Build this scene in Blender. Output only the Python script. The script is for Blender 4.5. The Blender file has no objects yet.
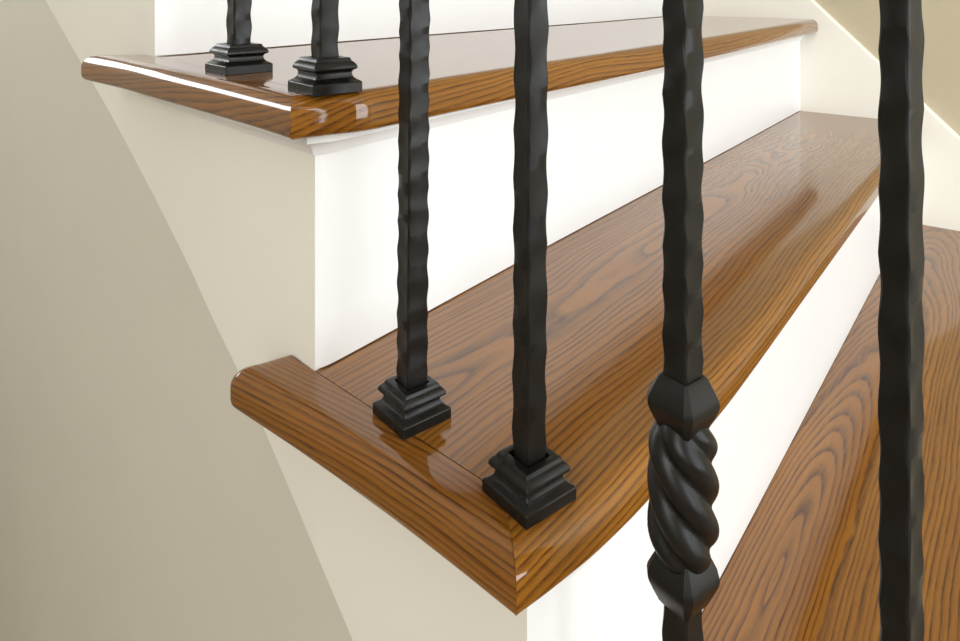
import bpy, bmesh, math, random
from mathutils import Vector

random.seed(7)
C = bpy.context.scene.collection
H = 0.18          # rise of one step
T = 0.026         # tread thickness
ZF = -1.26        # hall floor below
WX = 1.19         # face of the skirt board on the right wall
COL_OBJ = []

# ------------------------------------------------------------------ helpers
def interp(x, xs, ys):
    if x <= xs[0]:
        return ys[0] + (x - xs[0]) * (ys[1] - ys[0]) / (xs[1] - xs[0])
    for i in range(len(xs) - 1):
        if x <= xs[i + 1]:
            t = (x - xs[i]) / (xs[i + 1] - xs[i])
            return ys[i] + t * (ys[i + 1] - ys[i])
    return ys[-1] + (x - xs[-1]) * (ys[-1] - ys[-2]) / (xs[-1] - xs[-2])

def obj(name, bm, mat, parent=None, loc=None, smooth=35, base=(0, 0, 0)):
    me = bpy.data.meshes.new(name)
    bmesh.ops.remove_doubles(bm, verts=bm.verts, dist=1e-6)
    bmesh.ops.recalc_face_normals(bm, faces=bm.faces)
    for v in bm.verts:
        v.co -= Vector(base)
    bm.to_mesh(me); bm.free()
    if smooth:
        for p in me.polygons: p.use_smooth = True
        me.set_sharp_from_angle(angle=math.radians(smooth))
    me.materials.append(mat)
    o = bpy.data.objects.new(name, me); C.objects.link(o)
    if parent is not None: o.parent = parent
    if loc is not None: o.location = loc
    return o

def thing(name, label, cat, loc=(0, 0, 0), group=None):
    o = bpy.data.objects.new(name, None); C.objects.link(o)
    o.empty_display_size = 0.05
    o.location = loc; o['label'] = label; o['category'] = cat
    if group: o['group'] = group
    return o

def loft(bm, rings, closed=True, cap=True):
    """rings: list of lists of points, each ring a closed section."""
    vs = [[bm.verts.new(p) for p in r] for r in rings]
    n = len(rings[0])
    for a, b in zip(vs[:-1], vs[1:]):
        for j in range(n if closed else n - 1):
            k = (j + 1) % n
            bm.faces.new((a[j], a[k], b[k], b[j]))
    if cap:
        for r in ((vs[-1],) if cap == 'end' else (vs[0], vs[-1])):
            try:
                f = bm.faces.new(r)
                bmesh.ops.triangulate(bm, faces=[f])
            except ValueError:
                pass
    return vs

def box(bm, a, b):
    x0, y0, z0 = a; x1, y1, z1 = b
    loft(bm, [[(x0, y0, z0), (x1, y0, z0), (x1, y1, z0), (x0, y1, z0)],
              [(x0, y0, z1), (x1, y0, z1), (x1, y1, z1), (x0, y1, z1)]])

# ------------------------------------------------------------------ materials
class NT:
    def __init__(s, name):
        s.m = bpy.data.materials.new(name); s.m.use_nodes = True
        s.t = s.m.node_tree; s.b = s.t.nodes['Principled BSDF']
    def n(s, typ, **kw):
        o = s.t.nodes.new(typ)
        for k, v in kw.items(): setattr(o, k, v)
        return o
    def l(s, a, b): s.t.links.new(a, b)
    def math(s, op, a, b=None, c=None, clamp=False):
        o = s.n('ShaderNodeMath', operation=op); o.use_clamp = clamp
        for i, v in enumerate((a, b, c)):
            if v is None: continue
            if isinstance(v, (int, float)): o.inputs[i].default_value = v
            else: s.l(v, o.inputs[i])
        return o.outputs[0]
    def vec(s, x, y, z):
        o = s.n('ShaderNodeCombineXYZ')
        for i, v in enumerate((x, y, z)):
            if isinstance(v, (int, float)): o.inputs[i].default_value = v
            else: s.l(v, o.inputs[i])
        return o.outputs[0]
    def noise(s, vec, scale=1, detail=2, rough=.5):
        o = s.n('ShaderNodeTexNoise'); s.l(vec, o.inputs['Vector'])
        o.inputs['Scale'].default_value = scale; o.inputs['Detail'].default_value = detail
        o.inputs['Roughness'].default_value = rough
        return o.outputs['Fac']
    def mix(s, f, a, b):
        o = s.n('ShaderNodeMix', data_type='RGBA')
        if isinstance(f, (int, float)): o.inputs[0].default_value = f
        else: s.l(f, o.inputs[0])
        for i, v in ((6, a), (7, b)):
            if isinstance(v, tuple): o.inputs[i].default_value = (*v, 1)
            else: s.l(v, o.inputs[i])
        return o.outputs[2]
    def maprange(s, v, a, b, c=0, d=1):
        o = s.n('ShaderNodeMapRange'); s.l(v, o.inputs[0])
        for i, k in enumerate((a, b, c, d)): o.inputs[i + 1].default_value = k
        return o.outputs[0]
    def bump(s, h, strength, dist):
        o = s.n('ShaderNodeBump'); o.inputs['Strength'].default_value = strength
        o.inputs['Distance'].default_value = dist; s.l(h, o.inputs['Height'])
        return o.outputs[0]

def wood(name, along='X', b0=0.0, a0=0.3, z0=0.03, tilt=0.05, amp=0.03, seed=0.0, ztop=0.0,
         spacing=0.0048, light=(.325, .128, .012), dark=(.055, .016, .002), wob=0.012):
    w = NT(name)
    g = w.n('ShaderNodeNewGeometry'); sp = w.n('ShaderNodeSeparateXYZ'); w.l(g.outputs['Position'], sp.inputs[0])
    x, y, z = sp.outputs
    a, b = (x, y) if along == 'X' else (y, x)
    b = w.math('ADD', b, w.math('SUBTRACT', z, ztop))     # the figure runs on over the rounded edge
    # growth rings cut lengthwise: distance from a pith line that wanders below the board
    n1 = w.math('SUBTRACT', w.noise(w.vec(w.math('MULTIPLY', a, 3.2), w.math('MULTIPLY', b, 9.0), seed), 1, 2.0, .5), .5)
    n2 = w.math('SUBTRACT', w.noise(w.vec(w.math('MULTIPLY', a, 2.2), w.math('MULTIPLY', b, 2.0), seed + 5.3), 1, 1.0), .5)
    n3 = w.math('SUBTRACT', w.noise(w.vec(w.math('MULTIPLY', a, 16), w.math('MULTIPLY', b, 30), seed + 9.1), 1, 2.0), .5)
    zz = w.math('ADD', w.math('MULTIPLY_ADD', w.math('SUBTRACT', a, a0), tilt, z0), w.math('MULTIPLY', n1, amp * 2))
    bb = w.math('ADD', w.math('SUBTRACT', b, b0), w.math('MULTIPLY', n2, .05))
    r = w.math('SQRT', w.math('ADD', w.math('MULTIPLY', bb, bb), w.math('MULTIPLY', zz, zz)))
    n4 = w.noise(w.vec(w.math('MULTIPLY', r, 70), seed, 0), 1, 2.0)
    ph = w.math('ADD', w.math('DIVIDE', r, spacing), w.math('MULTIPLY', n3, wob / spacing * .3))
    ph = w.math('ADD', ph, w.math('MULTIPLY', n4, 2.6))
    fr = w.math('FRACT', ph)
    # porous early wood: sharp dark line fading into the late wood
    up = w.maprange(fr, 0.0, .14)
    dn = w.maprange(fr, .72, .14)
    band = w.math('MULTIPLY', up, w.math('POWER', dn, 1.5))
    streak = w.maprange(w.noise(w.vec(w.math('MULTIPLY', a, 22), w.math('MULTIPLY', b, 420), w.math('MULTIPLY', z, 420)), 1, 3, .6), .34, .62)
    pores = w.maprange(w.noise(w.vec(w.math('MULTIPLY', a, 90), w.math('MULTIPLY', b, 1700), w.math('MULTIPLY', z, 1700)), 1, 2, .6), .5, .68)
    big = w.maprange(w.noise(w.vec(w.math('MULTIPLY', a, 3), w.math('MULTIPLY', b, 28), seed + 2), 1, 2), .3, .7)
    d = w.math('MULTIPLY', band, w.math('MULTIPLY_ADD', streak, .5, .5))
    d = w.math('ADD', w.math('MULTIPLY', d, .88), w.math('MULTIPLY', pores, .22), clamp=True)
    d = w.math('ADD', d, w.math('MULTIPLY', streak, .10), clamp=True)
    l2 = tuple(k * f for k, f in zip(light, (.74, .70, .62)))
    col = w.mix(d, w.mix(big, light, l2), dark)
    w.l(col, w.b.inputs['Base Color'])
    w.b.inputs['Roughness'].default_value = .5
    w.b.inputs['Specular IOR Level'].default_value = .08
    w.b.inputs['Coat Weight'].default_value = 1.0
    w.b.inputs['Coat Roughness'].default_value = .07
    w.b.inputs['Coat IOR'].default_value = 1.53
    w.l(w.bump(d, .15, .0003), w.b.inputs['Normal'])
    lo = w.noise(w.vec(w.math('MULTIPLY', a, 9), w.math('MULTIPLY', b, 45), z), 1, 2)
    w.l(w.bump(lo, .12, .0003), w.b.inputs['Coat Normal'])
    return w.m

def paint(name, col, rough=.5, bump=.0002, scale=60, coat=0):
    w = NT(name)
    g = w.n('ShaderNodeNewGeometry')
    f = w.noise(g.outputs['Position'], 5, 3)
    c2 = tuple(k * .97 for k in col)
    w.l(w.mix(w.maprange(f, .3, .7), col, c2), w.b.inputs['Base Color'])
    w.b.inputs['Roughness'].default_value = rough
    w.b.inputs['Coat Weight'].default_value = coat
    h = w.noise(g.outputs['Position'], scale, 3)
    w.l(w.bump(h, .3, bump), w.b.inputs['Normal'])
    return w.m

def iron(name, col=(.0075, .0066, .0056), rough=.36):
    w = NT(name)
    g = w.n('ShaderNodeNewGeometry')
    f = w.noise(g.outputs['Position'], 90, 4, .6)
    c2 = tuple(k * 1.35 for k in col)
    w.l(w.mix(w.maprange(f, .35, .7), col, c2), w.b.inputs['Base Color'])
    w.b.inputs['Metallic'].default_value = .25
    w.b.inputs['Specular IOR Level'].default_value = .4
    w.l(w.maprange(f, .3, .7, rough - .06, rough + .1), w.b.inputs['Roughness'])
    h = w.noise(g.outputs['Position'], 300, 2, .5)
    w.l(w.bump(h, .12, .0002), w.b.inputs['Normal'])
    return w.m

M_TREAD = [
    wood('oak_middle_tread', b0=-.072, a0=.25, z0=.026, tilt=.022, amp=.034, seed=3.7),
    wood('oak_upper_tread', b0=.14, a0=.30, z0=.03, tilt=.03, amp=.012, seed=8.2, ztop=.18),
    wood('oak_lower_tread', b0=-.222, a0=.62, z0=.034, tilt=.085, amp=.007, seed=1.4, spacing=.0041, ztop=-.18),
]
M_NOSE = wood('oak_return_nosing', along='Y', b0=.10, a0=.3, z0=.03, tilt=.03, amp=.016, seed=5.0, spacing=.0044,
              light=(.28, .106, .010))
M_WHITE = paint('white_riser_paint', (.90, .90, .895), .38)
M_CREAM = paint('cream_stringer_paint', (.87, .84, .75), .42)
M_GREY = paint('greige_wall_paint', (.68, .65, .555), .6, .0003, 120)
M_BEIGE = paint('beige_wall_paint', (.56, .49, .34), .6, .0003, 120)
M_IRON = iron('wrought_iron')
M_SHOE = iron('cast_shoe_iron', (.0055, .005, .0045), .30)
M_FLOOR = wood('oak_floor', along='X', b0=.5, z0=.05, amp=.02, seed=4.4, light=(.40, .30, .20), dark=(.22, .15, .09))
M_CEIL = paint('ceiling_paint', (.85, .85, .83), .7)

# ------------------------------------------------------------------ plan of the stair
# outer stringer face, a gently sweeping curve x(y)
SY = [-.35, -.17, 0, .15, .29, .5, .8, 1.2, 2.0]
SX = [-.022, -.014, 0, .021, .046, .08, .125, .18, .28]
def sx(y): return interp(y, SY, SX)
# outer edge of the return nosings, one curve per tread
RET = {
 -1: [(-.055, -.392), (-.052, -.34), (-.049, -.25), (-.047, -.13)],
 0: [(-.046, -.190), (-.0415, -.145), (-.038, -.10), (-.0345, -.03), (-.033, .050)],
 1: [(-.030, -.014), (-.0235, .026), (-.0125, .11), (-.001, .21), (.009, .29), (.014, .37)],
 2: [(.012, .262), (.03, .38), (.06, .62)]}
# generic offset line
NY = [-.40, -.19, -.143, -.111, .015, .05, .122, .22, .345, .6, .7]
NX = [-.060, -.046, -.041, -.038, -.031, -.028, -.0125, .000, .015, .062, .075]
def nx(y): return interp(y, NY, NX)

def riser_plan(k):
    """list of (x, y) of the riser face that stands on tread k, from stringer corner to the wall"""
    if k == -2: return [(-.016, -.362), (-.004, -.374), (.014, -.379), (.10, -.38), (WX, -.385)]
    if k == -1: return [(sx(-.174), -.174), (-.006, -.180), (.008, -.1838), (.03, -.1858), (.184, -.186), (.5, -.1845), (WX, -.181)]
    if k == 0: return [(0, 0), (.005, -.0018), (.012, -.0026), (.022, -.0028), (.072, -.0025), (.3, -.001), (.7, -.002), (WX, 0)]
    if k == 1: return [(.046, .29), (.058, .287), (.072, .285), (.101, .2835), (.296, .279), (.565, .266), (.83, .25), (WX, .243)]
    if k == 2: return [(.093, .575), (.12, .565), (.3, .55), (WX, .45)]

def front_plan(k):
    """front edge of the nosing of tread k"""
    if k == -1: return [(-.055, -.392), (.0, -.402), (.06, -.405), (.3, -.41), (WX, -.41)]
    if k == 0: return [(-.046, -.190), (-.029, -.194), (-.017, -.1965), (.008, -.201), (.053, -.2055), (.134, -.2085), (.183, -.2095), (.344, -.2085), (.74, -.206), (WX, -.203)]
    if k == 1: return [(-.030, -.014), (-.012, -.0195), (.0, -.0235), (.012, -.0285), (.028, -.0315), (.157, -.033), (.311, -.037), (.441, -.039), (.545, -.041), (.8, -.039), (WX, -.032)]
    if k == 2: return [(.012, .262), (.06, .252), (.3, .245), (WX, .212)]

RT, RB = .0120, .0060       # rounding of the nosing, top and bottom
def nose_profile():
    """(inset from edge, height below top) going from the top face round to the underside"""
    out = []
    for i in range(9):
        a = math.pi / 2 * i / 8
        out.append((RT * (1 - math.sin(a)), -RT * (1 - math.cos(a))))
    for i in range(7):
        a = math.pi / 2 * i / 6
        out.append((RB * (1 - math.cos(a)), -(T - RB) - RB * math.sin(a)))
    return out
PROF = nose_profile()

def smooth_interp(pts, n=6):
    """Catmull-Rom resample of a plan polyline, kept sorted"""
    P = [Vector((*p, 0)) for p in pts]; out = []
    for i in range(len(P) - 1):
        p1, p2 = P[i], P[i + 1]
        d = (p2 - p1).length
        m1 = (P[i + 1] - P[i - 1]).normalized() if i > 0 else (p2 - p1).normalized()
        m2 = (P[i + 2] - P[i]).normalized() if i + 2 < len(P) else (p2 - p1).normalized()
        for j in range(n):
            t = j / n
            h = ((2*t**3 - 3*t*t + 1) * p1 + (t**3 - 2*t*t + t) * d * m1 + (-2*t**3 + 3*t*t) * p2 + (t**3 - t*t) * d * m2)
            out.append((h.x, h.y))
    out.append(pts[-1])
    return out

def make_tread(k, mat, parent, base):
    z = k * H
    fp = smooth_interp(front_plan(k))
    fxs = [p[0] for p in fp]; fys = [p[1] for p in fp]
    yf = lambda x: interp(x, fxs, fys)
    rp = riser_plan(k)
    rxs = [p[0] for p in rp]; rys = [p[1] for p in rp]
    cor = Vector((fp[0][0], fp[0][1]))                      # mitre corner
    ww = .031                                               # width of the return
    inner = Vector((cor.x + ww, cor.y + ww * .95))
    yb0 = rys[0]
    P0 = (rxs[0], rys[0])
    # line between main board and return: mitre, then the long joint to the riser corner
    def seam_x(y):
        if y <= inner.y:
            return cor.x + (y - cor.y) * (inner.x - cor.x) / (inner.y - cor.y)
        t = (y - inner.y) / (P0[1] - inner.y)
        return inner.x + (P0[0] - inner.x) * t
    yback = lambda x: interp(x, rxs, rys) + (.012 if x > rxs[0] + .004 else 0)
    # ---- main board: rows across the board
    rows = [(0.0, 0.0, 0)]                                    # (kind, value)
    sect = []                                                # functions x-> (y,z)
    nflat = 60
    def flat_row(v, dz):
        return lambda x: (yback(x) + (yf(x) + RT - yback(x)) * v, dz)
    for i in range(nflat): sect.append(flat_row(i / nflat, 0.0))
    for d, dz in PROF: sect.append((lambda d, dz: (lambda x: (yf(x) + d, dz)))(d, dz))
    sect.append(flat_row(.5, -T)); sect.append(flat_row(0.0, -T))
    # u stations (shared) : dense near the corner
    us = sorted(set([round(i / 60, 5) for i in range(61)] + [round((i / 30) ** 2 * .2, 5) for i in range(31)]))
    xls = []
    for f in sect:
        x = inner.x
        for _ in range(60):
            y = f(max(x, rxs[0] + .005) if f(0)[1] == 0 and False else x)[0]
            x = x * .5 + seam_x(y) * .5
        xls.append(x)
    bm = bmesh.new(); rings = []
    for u in us:
        ring = []
        for f, xl in zip(sect, xls):
            x = xl + .0001 + (WX - xl) * u
            y, dz = f(x)
            ring.append((x, y, z + dz))
        rings.append(ring)
    loft(bm, rings, cap=False)
    board = obj('tread', bm, mat, parent, smooth=40, base=base)
    # ---- return nosing
    yend, yo = {-1: (-.148, -.135), 0: (.0265, .041), 1: (.317, .368), 2: (.60, .61)}[k]
    ys_n = 40
    sects = [(ww_, dz, 'in') for ww_, dz in ((None, 0.0), )]
    rowsR = []
    rowsR.append((None, 0.0))                                # on the seam, top
    rowsR.append((.018, 0.0))
    for d, dz in reversed([(d, dz) for d, dz in PROF][::-1]): rowsR.append((d, dz))
    rowsR.append((None, -T))
    def y_mitre(d):
        if d is None: return inner.y
        lo, hi = cor.y, inner.y
        for _ in range(40):
            m = (lo + hi) / 2
            if nx_k(m) + d > seam_x(m): lo = m
            else: hi = m
        return (lo + hi) / 2
    # outer line passes exactly through the mitre corner
    off0 = cor.x - nx(cor.y)
    RP = smooth_interp(RET[k], 8)
    rpy = [p[1] for p in RP]; rpx = [p[0] for p in RP]
    def nx_k(y): return interp(y, rpy, rpx)
    bm = bmesh.new(); rings = []
    ym = []
    for d, dz in rowsR: ym.append(cor.y if d == 0 else y_mitre(d))
    for i in range(ys_n + 1):
        v = i / ys_n
        ring = []
        for (d, dz), y0 in zip(rowsR, ym):
            ye = yend + (0 if d is None else (yo - yend) * (1 - d / ww))
            y = y0 + (ye - y0) * v
            if d is None:
                x = seam_x(y) if y <= P0[1] else sx(y)
            else:
                x = nx_k(y) + d
            ring.append((x - .0004 * (y > inner.y and d is None), y, z + dz))
        rings.append(ring)
    # the back end of the return is rounded over like its side
    last = rings[-1]
    for i in range(1, 8):
        a = math.pi / 2 * i / 8
        e = .0085 * math.sin(a); q = 1 - math.cos(a)
        ring = []
        for (x, y, zz), (d, dz) in zip(last, rowsR):
            dd = 0 if d is None else .0085 * q * max(0, 1 - d / .018)
            ring.append((x + dd, y + e, z - T / 2 + (zz - z + T / 2) * (1 - .62 * q)))
        rings.append(ring)
    loft(bm, rings, cap='end')
    nose = obj('return_nosing', bm, M_NOSE, board, smooth=40)
    nose_verts_fix(nose, base)
    return board

def nose_verts_fix(o, base):
    for v in o.data.vertices: v.co -= Vector(base)

# ------------------------------------------------------------------ staircase
BASE = (0, 0, ZF)
stair = thing('staircase', 'flight of glossy golden oak treads on white risers with a cream side stringer', 'staircase', BASE)
for k, m in ((-1, M_TREAD[2]), (0, M_TREAD[0]), (1, M_TREAD[1]), (2, M_TREAD[1])):
    make_tread(k, m, stair, BASE)

def plan_normal_offset(pts, d):
    out = []
    for i, p in enumerate(pts):
        a = Vector(pts[max(0, i - 1)]); b = Vector(pts[min(len(pts) - 1, i + 1)])
        t = (b - a).normalized(); n = Vector((t.y, -t.x))      # towards -y for a line running +x
        out.append((p[0] + n.x * d, p[1] + n.y * d))
    return out

for k in (-2, -1, 0, 1, 2):
    pts = smooth_interp(riser_plan(k), 5)
    z0 = k * H + .0009; z1 = (k + 1) * H - T
    bm = bmesh.new()
    back = plan_normal_offset(pts, -.016)
    loft(bm, [[(p[0], p[1], z0), (p[0], p[1], z1), (q[0], q[1], z1), (q[0], q[1], z0)] for p, q in zip(pts, back)])
    obj('riser', bm, M_WHITE, stair, smooth=50, base=BASE)
    # cove moulding tucked under the nosing, along the riser and back along the stringer
    if k in (-2, -1, 0, 1):
        zt = z1
        ycor = pts[0][1]
        yq = {-2: -.15, -1: .028, 0: .325, 1: .60}[k]
        side = [(sx(y), y) for y in [ycor + (yq - ycor) * (1 - j / 16) for j in range(16)]]
        path = side + pts
        prof = [(0, -.015), (.0022, -.0148), (.0032, -.0125), (.0055, -.0085), (.0098, -.0058), (.0108, -.0055), (.0110, 0), (0, 0)]
        rings = []
        P = path
        for i, p in enumerate(P):
            a = Vector(P[max(0, i - 1)]); b = Vector(P[min(len(P) - 1, i + 1)])
            c = Vector(p)
            n1 = (c - a).normalized() if (c - a).length > 1e-9 else (b - c).normalized()
            n2 = (b - c).normalized() if (b - c).length > 1e-9 else n1
            m1 = Vector((n1.y, -n1.x)); m2 = Vector((n2.y, -n2.x))
            mm = (m1 + m2); mm /= max(.5, mm.dot(m1))
            rings.append([(c.x + mm.x * d, c.y + mm.y * d, zt + dz) for d, dz in prof])
        bm = bmesh.new(); loft(bm, rings)
        obj('cove_moulding', bm, M_WHITE, stair, smooth=30, base=BASE)

# side stringer on the sweeping curve: its lower edge is a rising line
LY = [-.38, -.20, -.038, .006, .076, .105, .201, .416, .542, .714, 1.2, 1.6]
LZ = [-.47, -.295, -.149, -.112, -.064, -.045, .006, .102, .152, .226, .44, .60]
def low_z(y): return interp(y, LY, LZ)
RY = {-2: -.362, -1: -.174, 0: 0.0, 1: .29, 2: .575}
def top_z(y, side=0):
    k = -2
    for j in (-2, -1, 0, 1, 2):
        if y > RY[j] - 1e-6: k = j
    return (k + 1) * H - T
ys = []
for j, ya in RY.items():
    yb = RY.get(j + 1, .86)
    n = 12
    for i in range(n + 1):
        t = i / n
        ys.append((ya + .00001 + (yb - ya - .00002) * t))
bm = bmesh.new()
rings = []
for y in ys:
    x = sx(y); zt = top_z(y); zl = min(low_z(y), zt - .01)
    slope = (sx(y + .01) - sx(y - .01)) / .02
    nlen = math.hypot(1, slope)
    ix, iy = .042 / nlen, -.042 * slope / nlen
    rings.append([(x, y, zl + .0015), (x, y, zt), (x + ix, y, zt), (x + ix, y, zl), (x + .0015, y, zl)])
loft(bm, rings)
obj('side_stringer', bm, M_CREAM, stair, smooth=25, base=BASE)

# skirt board along the right wall with a small rounded cap edge
def sk_z(y): return .2385 + .99 * y
bm = bmesh.new(); rings = []
for i in range(60):
    y = -.9 + 2.0 * i / 59
    zt = sk_z(y); zb = zt - .62
    rings.append([(WX, y, zb), (WX, y, zt - .008), (WX + .001, y, zt - .0035), (WX + .0035, y, zt - .001), (WX + .007, y, zt), (WX + .0148, y, zt), (WX + .0148, y, zb)])
loft(bm, rings)
obj('skirt_board', bm, M_CREAM, stair, smooth=30, base=BASE)

# ------------------------------------------------------------------ the hall around it
def struct(name, bm, m, smooth=0):
    o = obj(name, bm, m, smooth=smooth); o['kind'] = 'structure'; return o
X0, X1, Y0, Y1, ZC = -2.6, WX + .015, -3.0, 2.6, 2.3
bm = bmesh.new(); box(bm, (X0 - .1, Y0 - .1, ZF - .1), (X1 + .1, Y1 + .1, ZF)); struct('floor', bm, M_FLOOR)
bm = bmesh.new(); box(bm, (X0 - .1, Y0 - .1, ZC), (X1 + .1, Y1 + .1, ZC + .1)); struct('ceiling', bm, M_CEIL)
bm = bmesh.new(); box(bm, (X1, Y0, ZF), (X1 + .1, Y1, ZC)); struct('wall_right', bm, M_BEIGE)
# wall below the stringer, following the sweep
bm = bmesh.new(); rings = []
yy = [-.38 + i * .03 for i in range(0, 67)]
for y in yy:
    x = sx(y) + .032
    zt = low_z(y) + .05
    if y > .86: zt = ZC
    rings.append([(x, y, ZF), (x, y, zt), (x + .008, y, zt), (x + .008, y, ZF)])
loft(bm, rings)
struct('wall_left', bm, M_GREY, smooth=30)

def wall_with_opening(name, axis, at, lo, hi, win, mat, thick=.1):
    """axis 'x': wall plane x=at, spanning lo..hi in y; win=(a0,a1,z0,z1)"""
    a0, a1, z0, z1 = win
    bm = bmesh.new()
    for (p, q, r, s) in ((lo, a0, ZF, ZC), (a1, hi, ZF, ZC), (a0, a1, ZF, z0), (a0, a1, z1, ZC)):
        if axis == 'x': box(bm, (at, p, r), (at + thick, q, s))
        else: box(bm, (p, at, r), (q, at + thick, s))
    struct(name, bm, mat)
wall_with_opening('wall_front', 'y', Y0 - .1, X0, X1, (-.9, 1.05, -.5, 1.9), M_GREY)
wall_with_opening('wall_far_left', 'x', X0 - .1, Y0, Y1, (-1.6, -.2, 0.5, 2.1), M_GREY)
wall_with_opening('wall_back', 'y', Y1, X0, X1, (-1.0, .1, .58, 1.14), M_GREY)

def window_frame(name, axis, at, win):
    a0, a1, z0, z1 = win; w = .05; bm = bmesh.new()
    mid = (a0 + a1) / 2; zm = (z0 + z1) / 2
    for (p, q, r, s) in ((a0, a0 + w, z0, z1), (a1 - w, a1, z0, z1), (a0, a1, z0, z0 + w), (a0, a1, z1 - w, z1), (mid - .015, mid + .015, z0, z1), (a0, a1, zm - .015, zm + .015)):
        if axis == 'x': box(bm, (at - .02, p, r), (at + .02, q, s))
        else: box(bm, (p, at - .02, r), (q, at + .02, s))
    struct(name, bm, M_WHITE)
window_frame('window_1', 'y', Y0 - .05, (-.9, 1.05, -.5, 1.9))
window_frame('window_2', 'x', X0 - .05, (-1.6, -.2, 0.5, 2.1))
window_frame('window_3', 'y', Y1 + .05, (-1.0, .1, .58, 1.14))

# ------------------------------------------------------------------ balusters
def square_ring(h, c, z, ca=0.0):
    """square of half size h with corner chamfer c"""
    pts = []
    for sxg, syg in ((1, 1), (-1, 1), (-1, -1), (1, -1)):
        if sxg == syg: pts += [(sxg * h, syg * (h - c), z), (sxg * (h - c), syg * h, z)]
        else: pts += [(sxg * (h - c), syg * h, z), (sxg * h, syg * (h - c), z)]
    return pts

def rot(p, a):
    c, s = math.cos(a), math.sin(a)
    return (p[0] * c - p[1] * s, p[0] * s + p[1] * c, p[2])

SHOE = [(.0162, 0), (.0164, .0004), (.0164, .0066), (.0161, .0072), (.0154, .0078), (.0150, .0081), (.0137, .0090), (.0126, .0103), (.0120, .0120),
        (.0119, .0136), (.0122, .0146), (.0128, .0153), (.0137, .0158), (.0142, .0162), (.0144, .0170), (.0143, .0180), (.0138, .0192), (.0130, .0204),
        (.0121, .0214), (.0117, .0217), (.0113, .0232), (.0109, .0238), (.0101, .0240), (.0078, .0240), (.0074, .0238), (.0074, .0180)]
def shoe_mesh(r):
    bm = bmesh.new()
    rings = [[rot(p, r) for p in square_ring(h, .0005, z)] for h, z in [(a, b * .83) for a, b in SHOE]]
    loft(bm, rings, cap=False)
    return bm

def dents(rng, z0, z1, period):
    out = []; z = z0 + rng.uniform(0, period)
    while z < z1:
        out.append((z, rng.uniform(.75, 1.2))); z += period * rng.uniform(.75, 1.25)
    return out
def dent_at(ds, z, period):
    """1 in a hammer dent, 0 on the ridge between two"""
    v = 0
    for c, s in ds:
        t = abs(z - c) / (period * .5)
        if t < 1: v = max(v, s * (.45 * (1 - t * t) + .55 * (.5 + .5 * math.cos(math.pi * t))))
    return v

def bar_mesh(r, seed, z0, z1, dense_to, period=.017, amp=.0008, facedent=.0008, BW=.0064):
    rng = random.Random(seed)
    dc = [dents(rng, z0, z1, period) for _ in range(4)]
    df = [dents(rng, z0, z1, period * 1.15) for _ in range(4)]
    zs = []; z = z0
    while z < z1:
        zs.append(z); z += .0014 if z < dense_to else .008
    zs.append(z1)
    rings = []
    for z in zs:
        ring = []
        co = [(1, 1), (-1, 1), (-1, -1), (1, -1)]
        for i in range(4):
            a, b = co[i], co[(i + 1) % 4]
            da = dent_at(dc[i], z, period)
            c = .0006 + amp * da
            # corner: two chamfer points, pushed in by the hammer
            prev = co[i - 1]
            ta = Vector((prev[0] - a[0], prev[1] - a[1])) / 2
            tb = Vector((b[0] - a[0], b[1] - a[1])) / 2
            push = .00030 * da
            p1 = Vector(a) * (BW - push) + ta * c
            pm = Vector(a) * (BW - push - c * .36)
            p2 = Vector(a) * (BW - push) + tb * c
            fd = dent_at(df[i], z, period)
            fm = Vector(((a[0] + b[0]) / 2, (a[1] + b[1]) / 2)) * (BW - facedent * fd)
            for q in (p1, pm, p2, fm): ring.append(rot((q.x, q.y, z), r))
        rings.append(ring)
    bm = bmesh.new(); loft(bm, rings)
    return bm

def knuckle_mesh(r, zc):
    prof = [(.0062, -.0126), (.0066, -.0120), (.0074, -.0110), (.0096, -.0062), (.0111, -.0026), (.0115, -.0010), (.0116, .0006), (.0112, .0024), (.0096, .0060), (.0074, .0104), (.0065, .0112)]
    bm = bmesh.new()
    loft(bm, [[rot(p, r) for p in square_ring(h, .0006 + .0024 * (h - .0064) / .006, zc + z)] for h, z in prof])
    return bm

def twist_mesh(r, z0, z1):
    bm = bmesh.new(); rings = []; N = 56; n = 70
    L = z1 - z0
    for i in range(n + 1):
        t = i / n; z = z0 + L * t
        e = min(t, 1 - t) / .24
        env = math.sin(min(1, e) * math.pi / 2) ** .8
        R = .0074 + (.0144 - .0074) * env
        phi = math.radians(-305) * t + .5
        ring = []
        for j in range(N):
            th = 2 * math.pi * j / N
            w = abs(math.cos(2 * (th - phi)))
            depth = .25 * min(1, env * 1.2)
            ring.append(rot((R * (1 - depth + depth * w ** .95) * math.cos(th), R * (1 - depth + depth * w ** .95) * math.sin(th), z), r))
        rings.append(ring)
    loft(bm, rings)
    return bm

TOP = .92
def baluster(name_label, x, y, r, k, seed, twist=False, period=.017, amp=.0008, group=None, sc=(1, 1), lean=0.0, rs=None, bw=.0064):
    z = k * H
    t = thing('baluster', name_label, 'baluster', (x, y, z), 'iron balusters along the open side of the stair')
    t.scale = (sc[0], sc[0], sc[1])
    t.rotation_euler = (.789 * lean, .614 * lean, 0)      # hand set, never quite plumb
    obj('shaft', bar_mesh(r, seed, .001, TOP, .62, period, amp, .0008, bw), M_IRON, t, smooth=28)
    obj('base_shoe', shoe_mesh(r if rs is None else rs), M_SHOE, t, smooth=22)
    if twist:
        for zc in (.0758, .0040): obj('knuckle', knuckle_mesh(r, zc - z), M_IRON, t, smooth=28)
        obj('twisted_basket', twist_mesh(r, .0085 - z, .0700 - z), M_IRON, t, smooth=50)
    return t
baluster('black hammered iron baluster on upper tread, farthest left and farthest from the tread corner', .0290, .1280, -.17, 1, 11, rs=-.15, lean=.004, sc=(1.17, 1.10))
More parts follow.
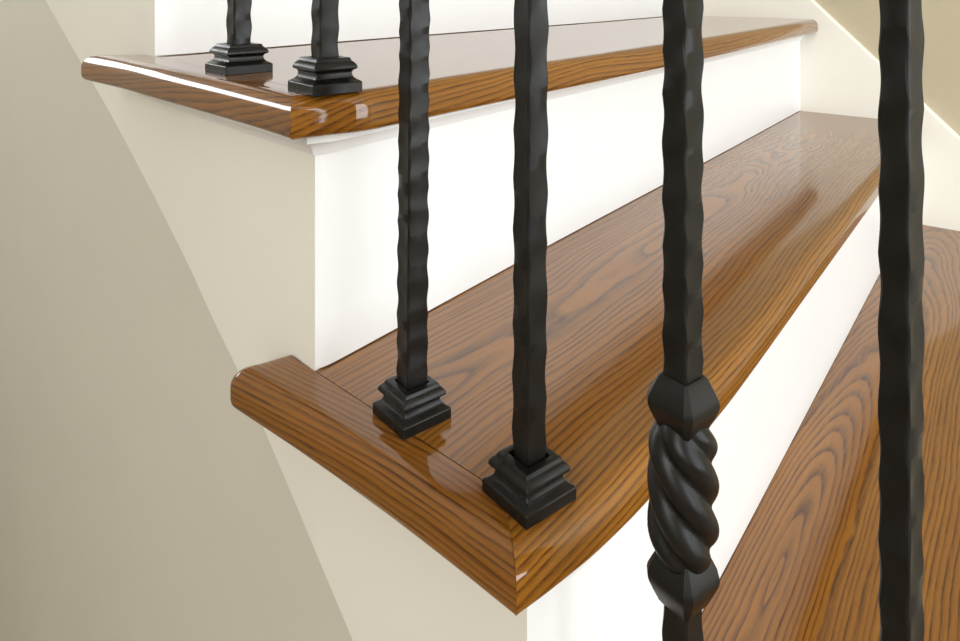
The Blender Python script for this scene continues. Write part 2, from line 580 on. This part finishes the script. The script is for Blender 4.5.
baluster('black hammered iron baluster on upper tread, standing by its mitred front corner', .0035, -.0055, -.24, 1, 12, rs=-.2, lean=.003, sc=(1.065, 1.10))
baluster('black hammered iron baluster on middle tread, nearer the white riser', .0036, -.0817, -.30, 0, 13, bw=.0069, lean=.007, rs=-.22)
baluster('black hammered iron baluster on middle tread, standing by the pointed front corner', -.0081, -.1709, -.30, 0, 14, bw=.0063, lean=.005, rs=-.24, period=.026)
baluster('black iron baluster with twisted basket between two knuckles, its foot below the frame', -.0119, -.2503, -.26, -1, 15, twist=True, period=.020, bw=.0062)
baluster('plain thick looking black baluster nearest the camera, in front of the lowest tread', -.0140, -.3292, -.32, -1, 16, period=.024, bw=.0054)

# ------------------------------------------------------------------ light
def area(name, loc, rot_, sx_, sy_, power, col=(1, 1, 1)):
    l = bpy.data.lights.new(name, 'AREA'); l.shape = 'RECTANGLE'; l.size = sx_; l.size_y = sy_
    l.energy = power; l.color = col
    o = bpy.data.objects.new(name, l); C.objects.link(o); o.location = loc; o.rotation_euler = rot_
    return o
P = math.pi
area('daylight_front_window', (.075, Y0 - .01, .7), (P / 2, 0, 0), 1.9, 2.35, 62, (.90, .955, 1))
area('daylight_side_window', (X0 - .01, -.9, 1.3), (P / 2, 0, -P / 2), 1.35, 1.55, 28, (.98, .97, .97))
area('daylight_back_window', (-.45, Y1 + .01, .86), (-P / 2, 0, 0), 1.05, .48, 10, (.95, .97, 1))
w = bpy.data.worlds.new('sky'); bpy.context.scene.world = w; w.use_nodes = True
w.node_tree.nodes['Background'].inputs[0].default_value = (.9, .95, 1, 1)
w.node_tree.nodes['Background'].inputs[1].default_value = 1.0

# ------------------------------------------------------------------ camera (level view camera with falling front)
cd = bpy.data.cameras.new('camera'); cam = bpy.data.objects.new('camera', cd); C.objects.link(cam)
cam.location = (-.2976, -.3664, .2490)
cam.rotation_euler = (math.pi / 2, 0, -.9087)
cd.sensor_width = 36; cd.lens = 715.74 / 960 * 36
cd.shift_y = -(320.5 + 16.62) / 960
cd.clip_start = .01
S = bpy.context.scene; S.camera = cam
S.view_settings.view_transform = 'Standard'; S.view_settings.look = 'None'
S.view_settings.gamma = 1; S.view_settings.use_curve_mapping = False
S.view_settings.exposure = 0.36
